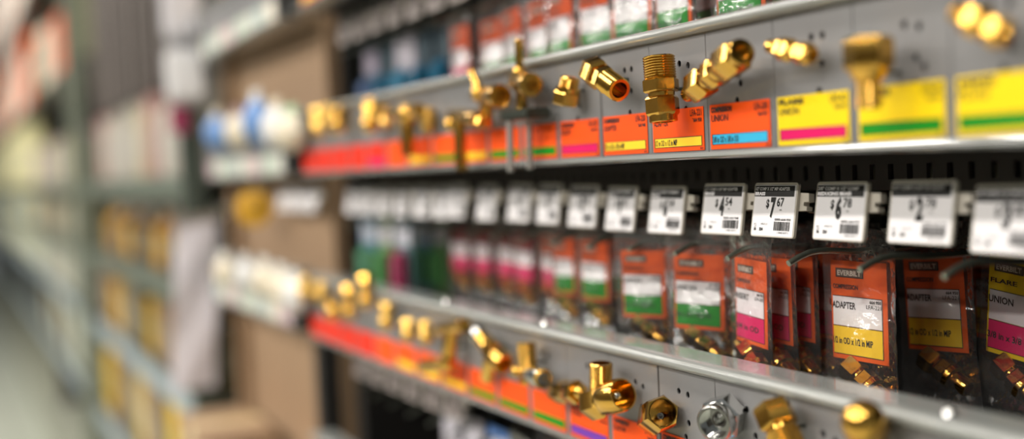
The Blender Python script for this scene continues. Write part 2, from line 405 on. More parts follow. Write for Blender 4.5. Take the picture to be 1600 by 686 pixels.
fitting('upright brass adapter with threaded top in front of the sharp orange adapter label', (1029, 88, -.017), (1037, 191, -.017),
        [('threaded_end', 'thread', 0, .35, 10.6), ('hex_body', 'hex', .34, .55, 12.0), ('neck', 'cyl', .54, .63, 8.6), ('hex_nut', 'hex', .61, .90, 11.2), ('end_ring', 'cyl', .88, 1.0, 9.2, 6.2)], spin=.85)
fitting('brass adapter pointing its open threaded end at the camera, above the second orange yellow-banded label', (923, 108, -.017), (968, 141, -.021),
        [('hex_nut', 'hex', 0, .36, 10.8), ('hex_body', 'hex', .42, .58, 9.6), ('neck', 'cyl', .34, .44, 7.0), ('threaded_end', 'thread', .57, 1, 8.4, 5.6)])
fitting('short brass nut with a round top above the pink-banded orange label', (884, 164, -.014), (892, 118, -.012),
        [('hex_nut', 'hex', 0, .46, 10.6), ('shoulder', 'cyl', .44, .6, 9.2), ('round_top', 'thread', .58, .95, 7.6, 5.2)])
def _sad(t, c):
    sub(t, c, 'lever', (810, 62, -.018), (812, 108, -.018), 'cyl', 3.4)
    sub(t, c, 'bonnet', (811, 104, -.018), (812, 122, -.018), 'ball', 5.6)
    sub(t, c, 'stem', (813, 128, -.016), (816, 172, -.014), 'cyl', 4.6)
    q = MB(); p = at(820, 179, -.016)-c; q.box(p+Vector((-.011, -.026, -.004)), p+Vector((.011, .026, .004)), bev=.002); q.build('clamp_plate', STEELD, t)
    sub(t, c, 'clamp_boss', (828, 178, -.018), (830, 168, -.018), 'hex', 5.0, 0, CHROME)
    sub(t, c, 'bolt', (797, 184, -.022), (798, 268, -.022), 'thread', 3.0, 0, ZINC)
    sub(t, c, 'bolt', (827, 184, -.010), (828, 264, -.010), 'thread', 3.0, 0, ZINC)
fitting('brass saddle valve with upright lever and two long grey clamp bolts', (806, 127, -.010), (830, 133, -.026),
        [('hex_body', 'hex', 0, .55, 8.6), ('outlet', 'cyl', .5, 1, 9.6, 5.0)], extra=_sad)
def _v9(t, c):
    sub(t, c, 'lever', (738, 112, -.018), (750, 142, -.020), 'cyl', 3.8)
    sub(t, c, 'bonnet', (744, 138, -.02), (752, 152, -.02), 'ball', 7.0)
    sub(t, c, 'stem', (760, 150, -.014), (760, 198, -.012), 'cyl', 6.0)
    sub(t, c, 'foot_nut', (740, 180, -.02), (756, 192, -.02), 'hex', 6.6)
fitting('brass valve with a slanted lever, left of the saddle valve', (752, 150, -.010), (782, 150, -.026), [('hex_body', 'hex', 0, .5, 9), ('outlet', 'cyl', .45, 1, 10, 5.5)], extra=_v9)
def _v10(t, c):
    sub(t, c, 'drain_tube', (717, 186, -.02), (722, 266, -.02), 'cyl', 5.8)
    sub(t, c, 'side_knob', (700, 188, -.02), (708, 200, -.02), 'ball', 6.0)
fitting('brass angle stop with a long tube hanging below the orange labels', (708, 182, -.012), (748, 186, -.022), [('hex_body', 'hex', 0, .55, 8), ('outlet', 'cyl', .5, 1, 7.5, 4.5)], extra=_v10)
def _v11(t, c):
    sub(t, c, 'drop_tube', (635, 178, -.016), (640, 244, -.016), 'cyl', 8.0)
    sub(t, c, 'round_cap', (636, 168, -.02), (642, 186, -.02), 'ball', 9.5)
fitting('brass tee with a thick tube reaching down over the far orange labels', (606, 180, -.012), (656, 172, -.02), [('hex_body', 'hex', 0, .4, 8), ('cross_tube', 'cyl', .35, .7, 7), ('hex_nut', 'hex', .68, 1, 8)], extra=_v11)
fitting('small dull brass nipple right of the far brass tee', (668, 168, -.010), (670, 208, -.010), [('threaded_end', 'thread', 0, .4, 7), ('hex_body', 'hex', .35, .7, 9), ('tail', 'cyl', .65, 1, 6)], mt=BRASSD)
fitting('brass elbow with a round bright end, left of the far brass tee', (582, 160, -.010), (578, 204, -.02), [('hex_body', 'hex', 0, .4, 10), ('neck', 'cyl', .35, .6, 8), ('round_cap', 'ball', .55, 1.0, 10)])
fitting('small brass plug behind the elbow on the far upper rail', (600, 168, -.006), (606, 198, -.006), [('threaded_end', 'thread', 0, .5, 6), ('hex_body', 'hex', .45, 1, 8)], mt=BRASSD)
fitting('round brass cap above the far end of the red labels', (530, 172, -.010), (528, 206, -.022), [('hex_body', 'hex', 0, .4, 11), ('round_cap', 'ball', .35, 1.0, 11)])
fitting('leftmost dull brass fitting on the upper rail', (494, 172, -.010), (498, 210, -.014), [('hex_body', 'hex', 0, .4, 9), ('neck', 'cyl', .35, .6, 7), ('hex_nut', 'hex', .55, 1, 9)], mt=BRASSD)
fitting('blurred brass coupling between the leftmost fitting and the round cap', (512, 168, -.010), (512, 190, -.014), [('hex_body', 'hex', 0, .5, 8), ('neck', 'cyl', .45, .7, 6), ('hex_nut', 'hex', .65, 1, 8)], mt=BRASSD)
# --- lower rail, right to left
fitting('rounded brass cap at the bottom right, in front of the lower rail', (1358, 680, -.008), (1346, 652, -.030), [('hex_body', 'hex', 0, .35, 12), ('barrel', 'cyl', .3, .75, 11.4), ('dome', 'ball', .55, .95, 11.2)], group='brass fittings on the lower rail')
fitting('brass hex plug with a stepped end, left of the rounded brass cap', (1204, 632, -.016), (1238, 712, -.018), [('hex_body', 'hex', 0, .45, 11.5), ('neck', 'cyl', .42, .55, 8), ('barrel', 'thread', .53, 1, 10)], group='brass fittings on the lower rail')
def _l3(t, c):
    sub(t, c, 'inner_sleeve', (1128, 652, -.008), (1124, 655, -.022), 'cyl', 5.2, 3.2, CHROME)
fitting('shiny chrome nut on the lower rail', (1138, 646, -.004), (1116, 662, -.022), [('hex_nut', 'hex', 0, .7, 14.0, CHROME), ('collar', 'cyl', .55, 1.05, 11.6, 9.2)], mt=CHROME, extra=_l3, group='brass fittings on the lower rail')
def _l4(t, c):
    sub(t, c, 'inner_post', (1040, 648, -.006), (1032, 650, -.019), 'cyl', 2.4, 1.3, CHROME)
fitting('open brass hex nut with a small bright post inside, sharpest on the lower rail', (1019, 656, -.004), (1037, 644, -.017),
        [('nut_back', 'hex', 0, .12, 10.5), ('hex_nut', 'hex', .05, .92, 12.6, 9.4), ('threaded_bore', 'cyl', .2, .93, 9.5, 8.9)], extra=_l4, group='brass fittings on the lower rail')
def _l5(t, c):
    sub(t, c, 'threaded_stub', (939, 612, -.019), (939, 567, -.019), 'thread', 8.6, 6.4)
    sub(t, c, 'inner_seat', (958, 620, -.019), (966, 618, -.018), 'ball', 4.0, 0, CHROME)
fitting('large brass elbow with a threaded stub on top and a wide open mouth', (922, 632, -.022), (974, 616, -.017),
        [('hex_body', 'hex', 0, .46, 12.6), ('collar', 'cyl', .42, .56, 11.2), ('mouth', 'cyl', .5, 1, 12.0, 10.2)], extra=_l5, group='brass fittings on the lower rail')
fitting('short brass plug with a rounded tip, left of the large brass elbow', (868, 612, -.010), (912, 613, -.020), [('hex_body', 'hex', .0, .45, 9.4), ('neck', 'cyl', .4, .6, 7.6), ('hex_nut', 'hex', .55, .82, 9.4), ('rounded_tip', 'ball', .78, 1.0, 5.4)], group='brass fittings on the lower rail')
def _l7(t, c):
    sub(t, c, 'outlet', (828, 584, -.016), (849, 592, -.024), 'cyl', 8.6, 5.0, CHROME)
    sub(t, c, 'side_knob', (802, 578, -.018), (812, 582, -.018), 'ball', 4.6)
fitting('brass stop valve with an upright ribbed barrel and a grey outlet', (822, 535, -.016), (827, 600, -.016), [('barrel', 'thread', 0, .6, 8.0), ('hex_body', 'hex', .58, 1, 8.6)], extra=_l7, group='brass fittings on the lower rail')
def _l9(t, c): sub(t, c, 'foot', (768, 560, -.012), (762, 592, -.010), 'cyl', 7.0, 0, BRASSD)
fitting('slanted brass valve with a bright silver tip on the lower rail', (744, 518, -.018), (788, 570, -.018), [('silver_tip', 'ball', 0, .2, 8.5, CHROME), ('barrel', 'cyl', .15, .55, 7.6), ('hex_body', 'hex', .5, .8, 9.8), ('outlet', 'cyl', .75, 1, 9.4, 6)], extra=_l9, group='brass fittings on the lower rail')
def _l10(t, c):
    sub(t, c, 'handle', (688, 516, -.016), (726, 508, -.016), 'cyl', 7.0)
    sub(t, c, 'foot', (662, 572, -.02), (704, 568, -.016), 'cyl', 7.0)
fitting('brass tap with a crossways handle on the far lower rail', (706, 512, -.016), (700, 576, -.016), [('barrel', 'cyl', 0, .7, 7.4), ('hex_body', 'hex', .65, 1, 9)], extra=_l10, group='brass fittings on the lower rail')
for lab, a, bb, r, m in (('small brass nut left of the tap with the crossways handle', (662, 506), (668, 532), 8, BRASSD), ('tiny brass plug, second to the left of the tap on the far lower rail', (636, 504), (640, 528), 8, BRASSD),
                      ('brass coupling right of the tall far fitting on the lower rail', (606, 474), (604, 512), 9, BRASSD), ('tall slender brass fitting at the far end of the lower rail', (572, 430), (574, 482), 9, BRASS),
                      ('brass drop elbow left of the tall far fitting', (546, 446), (548, 500), 9, BRASS), ('round brass cap near the far left of the lower rail', (518, 470), (524, 492), 11, BRASS),
                      ('leftmost brass fitting on the lower rail', (474, 436), (478, 464), 10, BRASSD), ('second brass fitting from the left on the lower rail', (500, 444), (502, 470), 8, BRASSD)):
    fitting(lab, (*a, -.012), (*bb, -.016), [('hex_body', 'hex', 0, .4, r), ('neck', 'cyl', .35, .62, r*.75), ('round_cap', 'ball', .55, 1, r)], mt=m, group='brass fittings on the lower rail')

# ------------------------------------------------------------------ peg hooks, price tags, bags
XT = .050                                              # price tag plane
def hook_mesh():
    q = MB()
    pts = [(-.005, 0, -.0050), (.004, 0, -.0014), (.012, 0, .0008), (.020, 0, .0014), (.030, 0, .0008), (.045, 0, -.0008), (.07, 0, -.0016), (.12, 0, -.001), (.25, 0, .002)]
    q.tube(pts, .0021, 10); return q.mesh('peg_wire', WIRE)
HOOKM = hook_mesh()
q = MB(); q.tube([(.012, 0, .0275), (.02, 0, .0265), (.08, 0, .0275), (.25, 0, .0295)], .0013, 8); ARMM = q.mesh('tag_arm', WIRE)
q = MB(); q.box((.2485, -.012, -.012), (.2512, .012, .05), bev=.0005); PLATEM = q.mesh('back_plate', WIRE)
def make_hook(loc, label, group):
    t = thing('peg_hook', label, 'hook', loc, group)
    obj('peg_wire', HOOKM, t); obj('tag_arm', ARMM, t); obj('back_plate', PLATEM, t); return t

TW, TH = .0445, .0335
def rrect(w, h, r, n=4):
    out = []
    for cx, cy, a0 in ((w-r, h-r, 0), (r, h-r, 90), (r, r, 180), (w-r, r, 270)):
        for i in range(n+1):
            a = math.radians(a0+90*i/n); out.append((cx+r*math.cos(a), cy+r*math.sin(a)))
    return out
def prism(mb, pts, z0, z1, mi=0):
    n = len(pts); v = [(p[0], p[1], z0) for p in pts]+[(p[0], p[1], z1) for p in pts]
    mb.add(v, [tuple(range(n-1, -1, -1)), tuple(range(n, 2*n))]+[(i, (i+1) % n, n+(i+1) % n, n+i) for i in range(n)], mi)
q = MB(); prism(q, [(x-.0012, y-.0008) for x, y in rrect(TW+.0024, TH+.0024, .0022)], -.0022, -.0002); PLM = q.mesh('holder_plate', HOLDER)
q = MB()
prism(q, [(TW*.92, .017), (TW+.009, .0175), (TW+.009, .0200), (TW+.0055, .0205), (TW+.0055, .0228), (TW+.0105, .0232), (TW+.0095, .0285), (TW*.92, .0290)], -.0068, -.0024); CLM = q.mesh('clip_fork', HOLDER)
def tag_print(head1, head2, dollars, cents, code):
    k = MB(); k.keep = True; z = .0002
    k.quad(0, TH*.775, TW*.965, TH*.985, z, 0)
    put_text(k, head1, TW*.02, TH*.895, TH*.062, TW*.84, 1, .0004, .03)
    if head2: put_text(k, head2, TW*.02, TH*.80, TH*.062, TW*.05*len(head2), 1, .0004, .05)
    put_text(k, '$', TW*.31, TH*.56, TH*.155, TW*.075, 0, z, .03)
    put_text(k, dollars, TW*.42, TH*.385, TH*.36, TW*.125, 0, z, .05)
    put_text(k, cents, TW*.57, TH*.585, TH*.165, TW*.17, 0, z, .02)
    put_text(k, 'EA', TW*.65, TH*.50, TH*.03, TW*.05, 0, z)
    rr = random.Random(code)
    put_text(k, code, TW*.555, TH*.305, TH*.045, TW*.38, 0, z, .02)
    x = TW*.545
    while x < TW*.93:
        w = rr.choice((.0003, .0003, .0006, .0009)); k.quad(x, TH*.11, min(x+w, TW*.945), TH*.285, z, 0); x += w+rr.choice((.0003, .0005))
    put_text(k, '1 0042 4377 1', TW*.64, TH*.055, TH*.032, TW*.26, 0, z)
    for tx, ty, hh, s, bd in ((.05, .21, .032, 'BAY', .0), (.22, .215, .032, 'AISLE 21', .0), (.06, .17, .03, 'LOC', 0), (.06, .10, .055, '16', .06), (.19, .10, .055, '224', .06)):
        put_text(k, s, TW*tx, TH*ty, TH*hh, None if s in ('16', '224') else TW*.04*len(s)/2, 0, z, bd)
    return k.mesh('tag_print', [BLACK, TAGW])
q = MB(); q.keep = True; q.quad(0, 0, TW, TH, 0, 0); PAPM = q.mesh('paper', TAGW)
SHADE_PAPM = PAPM.copy(); SHADE_PAPM.materials[0] = mat('shade_grey_tag_paper', (146, 134, 132), .5)  # white tag paper with the shade of the rail above put into its colour
def make_tag(loc, label, pm, yaw=0, lean=0, group='white price tags under the upper rail', paper=None):
    t = face_empty('price_tag', label, 'price tag', loc, group, yaw, lean)
    for n, m in (('holder_plate', PLM), ('clip_fork', CLM)): obj(n, m, t)
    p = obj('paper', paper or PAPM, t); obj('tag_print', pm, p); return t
TAGS = [('3/8" FLARE X 1/2" MIP ADAPT', '', '3', '08', '0000-664-918'), ('1/2" COMP X 3/8" FIP ADAPT', '', '2', '78', '0000-664-905'), ('3/8" COMP X 1/2" COMP', 'REDUCING BRASS', '6', '78', '0000-664-937'),
        ('1/2" COMP X 1/2" MIP ADAPTER', 'BRASS', '7', '67', '0000-664-950'), ('1/2" COMP X 3/8" MIP ADAPTER', 'BRASS', '4', '54', '0000-664-948'), ('1/2" COMP INSERT', 'BRASS', '6', '54', '0000-664-931'), ('5/8" COMP SLEEVE', 'BRASS', '9', '47', '0000-664-944')]
PMS = [tag_print(*a) for a in TAGS]
TPX = [(1515, 293), (1385, 286), (1268, 288), (1171, 289), (1093, 290), (1010, 294), (943, 294), (885, 292), (835, 290), (790, 290), (742, 291), (698, 290)]
HS = []
TZ = ZC-.0185
for i in range(-1, 18):
    if 0 <= i < len(TPX): p = at(TPX[i][0], TPX[i][1], XT); s = p.y; z = p.z-TH
    else: s = at(1515, 293, XT).y+.0625*i; z = TZ-TH-.0005
    if s > S1-.02: break
    HS.append(s)
    if i == 3: lb = 'white price tag reading $7.67, in sharp focus'
    elif i == 2: lb = 'white price tag reading $6.78, right of the sharp $7.67 tag'
    elif i == 4: lb = 'white price tag reading $4.54, left of the sharp $7.67 tag'
    elif i < 2: lb = f'blurred white price tag, {ORD[2-i]} to the right of the sharp $7.67 tag'
    else: lb = f'blurred white price tag, {ORD[i-4]} to the left of the sharp $7.67 tag'
    make_tag((XT, s, z), lb, PMS[i % len(PMS)] if i > 6 or i < 0 else PMS[i], math.radians(-3 if i == 3 else random.uniform(-3, 3)), math.radians(-9))

# bags
CW, CH, BW, BH = .050, .066, .067, .125
def bag_parts(base, band, words, seed, logo=True):
    """card, print, pouch, fitting meshes, hung from (0,0) at the peg, y up"""
    top = -.008
    c = MB(); c.keep = True
    x0, x1, y1, y0 = -CW/2, CW/2, top, top-CH
    c.add([(x0,y0,-.0004),(x1,y0,-.0004),(x1,y1,-.0004),(x0,y1,-.0004),(x0,y0,0),(x1,y0,0),(x1,y1,0),(x0,y1,0)], [(0,3,2,1),(4,5,6,7),(0,1,5,4),(1,2,6,5),(2,3,7,6),(3,0,4,7)], 0)
    c.quad(x0+CW*.03, y0+CH*.34, x1-CW*.08, y0+CH*.64, .0002, 1); c.quad(x0+CW*.03, y0+CH*.05, x1-CW*.08, y0+CH*.335, .0002, 2)
    cm = c.mesh('header_card', [base, WHITE, BAND[band]])
    p = MB(); p.keep = True; z = .0004; e = .0005
    a0, a1 = x0+CW*.03, x1-CW*.08
    for yy in (.05, .335, .64): p.quad(a0, y0+CH*yy-e/2, a1, y0+CH*yy+e/2, z)
    p.quad(a1-e, y0+CH*.05, a1, y0+CH*.64, z)
    if words:
        w1, w2, w3, w4, w5 = words
        p.quad(x0+CW*.10, y0+CH*.83, x0+CW*.60, y0+CH*.925, z, 0); p.quad(x0+CW*.115, y0+CH*.838, x0+CW*.585, y0+CH*.917, z+.0001, 1)
        put_text(p, 'EVERBILT', x0+CW*.135, y0+CH*.852, CH*.05, CW*.43, 2, z+.0002, .03)
        put_text(p, w1, x0+CW*.04, y0+CH*.715, CH*.045, CW*.46, 0, z, .02)
        put_text(p, w2, x0+CW*.02, y0+CH*.515, CH*.068, CW*.43, 0, z, .02)
        put_text(p, w3, a1-CW*.02, y0+CH*.59, CH*.03, CW*.20, 0, z, .03, True)
        put_text(p, w4, a1-CW*.02, y0+CH*.535, CH*.04, CW*.26, 0, z, .0, True)
        put_text(p, w5, x0+CW*.02, y0+CH*.155, CH*.065, CW*.72, 0, z, .02)
    pm = p.mesh('card_print', [BLACK, LOGO, LOGOW])
    rnd = random.Random(seed); g = MB(); nx, ny = 10, 18
    for side in (1, -1):
        vs = []
        for j in range(ny+1):
            v = j/ny; yy = .014-v*BH
            bul = .0012+.0085*math.sin(math.pi*min(1, max(0, (v-.42)/.58)))**.8 if v > .42 else .0012+.0016*math.sin(math.pi*v/.42)
            for i in range(nx+1):
                u = i/nx; xx = (u-.5)*BW*(1-.05*math.sin(math.pi*v))
                edge = math.sin(math.pi*u)**.5 if 0 < u < 1 else 0
                vs.append((xx+rnd.uniform(-.0006, .0006), yy+rnd.uniform(-.0006, .0006), side*(bul*edge+rnd.uniform(0, .0011)*edge)))
        fs = []
        for j in range(ny):
            for i in range(nx):
                a = j*(nx+1)+i; fs.append((a, a+1, a+nx+2, a+nx+1))
        g.add(vs, fs, 0, True)
    gm = g.mesh('pouch', POUCH)
    ff = []; q = MB(); k = rnd.choice((0, 1, 2)); yb = top-CH-.013
    A = Vector((-.012, yb+.009, 0)) if k == 0 else (Vector((0, yb+.016, 0)) if k == 1 else Vector((-.016, yb-.004, 0)))
    B = Vector((.023, yb-.011, 0)) if k == 0 else (Vector((.001, yb-.014, 0)) if k == 1 else Vector((.018, yb-.005, 0)))
    q.lathe(A, B, hexprof(.0, .3, .0092), 6, 0, .2, False); q.lathe(A, B, hexprof(.36, .58, .0088), 6, 0, .3, False)
    q.lathe(A, B, [(.28, .0062), (.62, .0062)], 18); q.lathe(A, B, [(.6, .0092), (.68, .0086), (.70, .0062), (.97, .0062), (1, .0056), (1, .0042), (.8, .0041), (.8, .0002)], 20)
    if k == 1: q = MB(); pr = []; [pr.extend([(.05*i, .0105), (.05*i+.025, .0112)]) for i in range(12)]; q.lathe(A, B, pr+[(.62, .0122), (.9, .0122), (.92, .009), (1, .009)], 24)
    fm = q.mesh('bagged_fitting', BRASS)
    return cm, pm, gm, fm
AD = ('COMPRESSION', 'ADAPTER', '664 950', 'LFA-221', '1/2 in OD x 1/2 in MIP')
KIND = {'oy': bag_parts(ORANGEC, 'y', AD, 0), 'oy2': bag_parts(ORANGEC, 'y', AD, 11), 'og': bag_parts(ORANGEC, 'g', ('COMPRESSION', 'UNION', '664 944', 'LFA-208', '5/8 in OD x 5/8 in OD'), 3),
        'op': bag_parts(ORANGEC, 'p', ('COMPRESSION', 'INSERT', '664 931', 'LFA-205', '1/4 in OD'), 5), 'yp': bag_parts(YELLOW, 'p', ('FLARE', 'UNION', '664 918', 'LFA-42', '3/8 in x 3/8 in'), 8),
        'or': bag_parts(mat('card_dark_red', (140, 44, 40), .5), 'p', None, 9)}
def make_bag(kind, x, s, z, label, group, yaw=0, lean=0, swing=0, scale=1.0):
    t = face_empty('hanging_bag', label, 'bag', (x, s, z), group, yaw, lean, swing)
    cm, pm, gm, fm = KIND[kind]; t.scale = (scale,)*3
    c = obj('header_card', cm, t); obj('card_print', pm, c); obj('pouch', gm, t); obj('bagged_fitting', fm, t); return t
HZ = ZC-.0640
def hook_s(j): return .578+.0635*j
def tierhooks(j0, j1, dz, where, skip=()):
    for j in range(j0, j1+1):
        if hook_s(j) > S1-.03: break
        lb = {0: f'grey wire peg hook in focus{where}'}.get(j, f'grey wire peg hook{where}, {ORD[abs(j)-1]} to the {"left" if j > 0 else "right"} of the one in focus' if not where.strip().startswith('on') else f'grey wire peg hook{where}, {ORD[j-j0]} from the right')
        make_hook((XT-.002, hook_s(j), HZ+dz), lb, 'grey peg hooks'+where)
tierhooks(-2, 14, 0, '')
P = 'bag' ; G = 'hanging bags under the upper rail'
PLAN = {  # hook: (kind, first x, spacing, count, words)
    -1: ('yp', .176, .05, 2, 'yellow-carded'), 0: ('oy', .100, .066, 3, 'orange-carded adapter'), 1: ('op', .062, .019, 6, 'pink-banded orange'), 2: ('og', .064, .030, 4, 'wide green-banded orange'),
    3: ('og', .055, .034, 4, 'narrow green-banded orange'), 4: ('oy2', .150, .04, 3, 'dim orange-carded'), 5: ('og', .085, .034, 4, 'blurred green-banded'), 6: ('og', .088, .034, 4, 'second blurred green-banded'), 7: ('op', .11, .034, 4, 'blurred pink-banded'),
    8: ('or', .11, .034, 4, 'first dark red-carded'), 9: ('or', .12, .04, 3, 'farther dark red-carded'), 10: ('or', .12, .04, 3, 'second dark red-carded'), 11: ('or', .12, .04, 3, 'third dark red-carded')}
for j, (kd, x0, dx, n, w) in PLAN.items():
    for i in range(n):
        sw = random.uniform(-.03, .03); yw = random.uniform(-.12, .12)
        k2 = kd
        if j == 0 and i == 0: sw, yw = .0, .03
        if j in (2, 3) and i == 0: yw = .42
        if j > 3 and i == 0: yw = random.uniform(.0, .15)
        if j == 1: yw = -.17+.015*i
        if j == 0 and i == 1: sw, yw, k2 = .05, .06, 'oy2'
        if j == -1 and i == 0: sw, yw = -.09, -.10
        make_bag(k2, x0+i*dx, hook_s(j)+random.uniform(-.002, .002)*(i > 0), HZ, f'clear bag with {w} card, ' + ('front one on its peg' if i == 0 else f'{ORD[i]} back on its peg') + ' under the upper rail', G, yw, 0, sw, 1.0 if j < 1 else (.9 if j == 1 else .85 if j == 2 else .8))
# colourful packs further along the same pegs
def pack_parts(card, blob, band, w=.05, h=.10, d=.014):
    c = MB(); prism(c, [(x-w/2, y-h) for x, y in rrect(w, h, .004)], -.001, 0)
    cm = c.mesh('backing_card', mat('pk%d_%d_%d' % card, card, .5))
    p = MB(); p.keep = True; p.quad(-w*.44, -h*.36, w*.44, -h*.1, .0004); bm_ = p.mesh('printed_band', mat('pk%d_%d_%d' % band, band, .5))
    g = MB(); g.box((-w*.36, -h*.93, 0), (w*.36, -h*.42, d), bev=d*.4); gm = g.mesh('blister', mat('pk%d_%d_%d' % blob, blob, .25))
    return cm, bm_, gm
def make_pack(parts, loc, label, group, yaw=0, scale=1):
    t = face_empty('blister_pack', label, 'package', loc, group, yaw)
    t.scale = (scale,)*3
    for n, m in zip(('backing_card', 'printed_band', 'blister'), parts): obj(n, m, t)
    return t
cols = [((70, 96, 104), (150, 60, 90), (190, 190, 200)), ((110, 140, 90), (90, 150, 90), (200, 196, 200)), ((60, 110, 130), (90, 140, 110), (170, 176, 190)), ((196, 176, 110), (180, 150, 90), (206, 200, 190))]
for j in range(12, 15):
    if hook_s(j) > S1-.03: break
    for i in range(2): make_pack(pack_parts(*cols[(j+i) % 4]), (.07+i*.05, hook_s(j), HZ+.008), f'colourful blurred pack {["in front", "behind"][i]} on the {ORD[j-12]} peg past the dark red bags', 'colourful packs under the upper rail', random.uniform(-.1, .1))

# the tier above the upper rail: tags, pegs and bags behind the rail
UZ = TIER+.006
for n_, j in enumerate(range(5, 16)):
    if hook_s(j)+.02 > S1-.02: break
    make_tag((XT, hook_s(j)+.03, TZ-TH+UZ), f'blurred price tag with painted-in shade in the strip along the picture top, {ORD[n_]} from right', PMS[j % 7], random.uniform(-.04, .04), math.radians(-9), 'price tags at the top of the picture', SHADE_PAPM)
tierhooks(1, 14, UZ, ' on the tier above the upper rail')
UPLAN = {1: ('og', .06, .03, 4, 'green-banded'), 2: ('og', .05, .028, 4, 'green-banded'), 3: ('og', .055, .03, 4, 'green-banded'), 4: ('og', .06, .03, 4, 'green-banded'), 5: ('og', .06, .03, 3, 'green-banded'), 6: ('og', .075, .03, 3, 'green-banded'), 7: ('og', .075, .03, 3, 'green-banded'), 8: ('og', .085, .03, 2, 'green-banded'), 9: ('op', .075, .034, 2, 'pink-banded')}
for j, (kd, x0, dx, n, w) in UPLAN.items():
    for i in range(n):
        make_bag(kd, x0+i*dx, hook_s(j), HZ+UZ, f'{w} bag above the upper rail, {ORD[i]} on the {ORD[j-1]} peg from right', 'hanging bags above the upper rail', random.uniform(-.12, .12), 0, random.uniform(-.03, .03))
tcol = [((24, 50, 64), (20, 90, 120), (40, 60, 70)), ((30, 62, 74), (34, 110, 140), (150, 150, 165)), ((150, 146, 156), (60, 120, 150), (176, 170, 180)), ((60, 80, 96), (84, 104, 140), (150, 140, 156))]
for j in range(10, 15):
    if hook_s(j) > S1-.03: break
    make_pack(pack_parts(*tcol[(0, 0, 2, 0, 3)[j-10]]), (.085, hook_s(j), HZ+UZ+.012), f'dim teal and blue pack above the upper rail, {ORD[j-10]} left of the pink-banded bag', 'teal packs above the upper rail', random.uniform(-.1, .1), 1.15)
# the tier below the lower rail
for n_, j in enumerate(range(9, 15)):
    if hook_s(j)+.02 > S1-.02: break
    make_tag((XT, hook_s(j)+.03, TZ-TH-TIER), f'blurred price tag with painted-in shade under the lower rail, {ORD[n_]} from the right', PMS[j % 7], random.uniform(-.04, .04), math.radians(-9), 'price tags under the lower rail', SHADE_PAPM)
tierhooks(4, 14, -TIER, ' on the tier under the lower rail')
for j in range(4, 15):
    if hook_s(j) > S1-.03: break
    kk = 'op' if j in (4, 6, 7) else 'og'
    if j in (8, 9, 10): make_pack(pack_parts((70, 110, 170), (60, 100, 170), (190, 190, 205)) if j == 8 else pack_parts((150, 144, 150), (140, 130, 140), (190, 186, 196)), (.07, hook_s(j), HZ-TIER+.01), f'pale blurred pack under the lower rail, {ORD[j-8]} left of the bags', 'packs under the lower rail')
    elif j < 8:
        for i in range(2): make_bag(kk, .065+i*.035, hook_s(j), HZ-TIER, f'clear bag under the lower rail, {["front", "rear"][i]} one on the {ORD[j-4]} peg from the right', 'hanging bags under the lower rail', random.uniform(-.12, .12))

# ------------------------------------------------------------------ second bay: pale labels, tan backing
B2a, B2b = S1+.06, so(322)
TAN = mat('tan_backing', (148, 120, 92), .7, 0, .08, 6)
bay2, h2 = shelving('tan-backed shelving bay past the brass fittings', B2a, B2b, TAN, .06, TAN)
PALE = [mat('pale_%d' % i, c, .5) for i, c in enumerate(((206, 206, 196), (184, 200, 184), (196, 170, 176), (222, 214, 200), (170, 184, 180)))]
for idx in (-1, 0, 1):
    lab = {k: (PALE[(k+idx*2) % 5], None, None) for k in range(12, 26)}
    make_rail(idx, 'blurred pale-labelled rail in the tan-backed bay, ' + {-1: 'topmost', 0: 'at eye height', 1: 'lowest'}[idx], lab, s0=B2a, s1=B2b, base=.70)
    z = ZC-idx*TIER
def lumps(name, label, cat, loc, r, cols_, group):
    """a rounded bag of goods: pouch with a header strip"""
    t = thing(name, label, cat, loc, group)
    q = MB(); bm = bmesh.new(); bmesh.ops.create_icosphere(bm, subdivisions=3, radius=1)
    rr = random.Random(label)
    for v in bm.verts:
        n = 1+.08*math.sin(v.co.x*5+rr.random()*.4)+.06*math.sin(v.co.z*7+v.co.y*4)
        v.co = Vector((v.co.x*r[0]*n, v.co.y*r[1]*n, v.co.z*r[2]*n))
    bm.verts.index_update(); q.add([v.co for v in bm.verts], [[w.index for w in f.verts] for f in bm.faces], 0, True); bm.free()
    q.build('pouch', cols_[0], t)
    q = MB(); q.box((-.002, -r[1]*.8, r[2]*.85), (.002, r[1]*.8, r[2]*1.35), bev=.0008); q.build('header_strip', cols_[1], t)
    return t
BL = mat('blue_pack', (96, 138, 196), .4); CR = mat('cream_pack', (220, 208, 186), .4); WH = mat('white_pack', (214, 212, 210), .4); GN = mat('pale_green_pack', (176, 204, 172), .4)
MV = mat('mauve_pack', (150, 120, 126), .5)
for i, (px, py, c1, c2, rz) in enumerate(((340, 208, BL, CR, .030), (372, 205, CR, MV, .028), (402, 190, BL, WH, .034), (432, 200, WH, CR, .030), (456, 206, CR, GN, .026))):
    p = at(px, py, -.02); lumps('goods_pouch', ['small blue pouch at the far end of the upper rail', 'cream pouch between the two blue pouches', 'larger bright blue pouch on the upper rail', 'white pouch right of the larger blue pouch', 'small cream pouch next to the red labels'][i], 'pouch', p, (.019, .032, rz), (c1, c2), 'pouches in front of the tan-backed bay')
for i, (px, py, c1) in enumerate(((352, 425, CR), (384, 432, WH), (414, 438, CR), (440, 450, CR), (462, 462, WH))):
    p = at(px, py, -.02); lumps('goods_pouch', f'pale pouch on the lower rail past the brass fittings, {ORD[4-i]} from the right', 'pouch', p, (.016, .028, .026), (c1, WH), 'pale pouches on the lower rail')
p = at(398, 325, .012)
t = thing('round_pad', 'yellow-gold round pad hanging in the tan-backed bay', 'pad', p)
ax = Vector((-.55, -.83, 0))
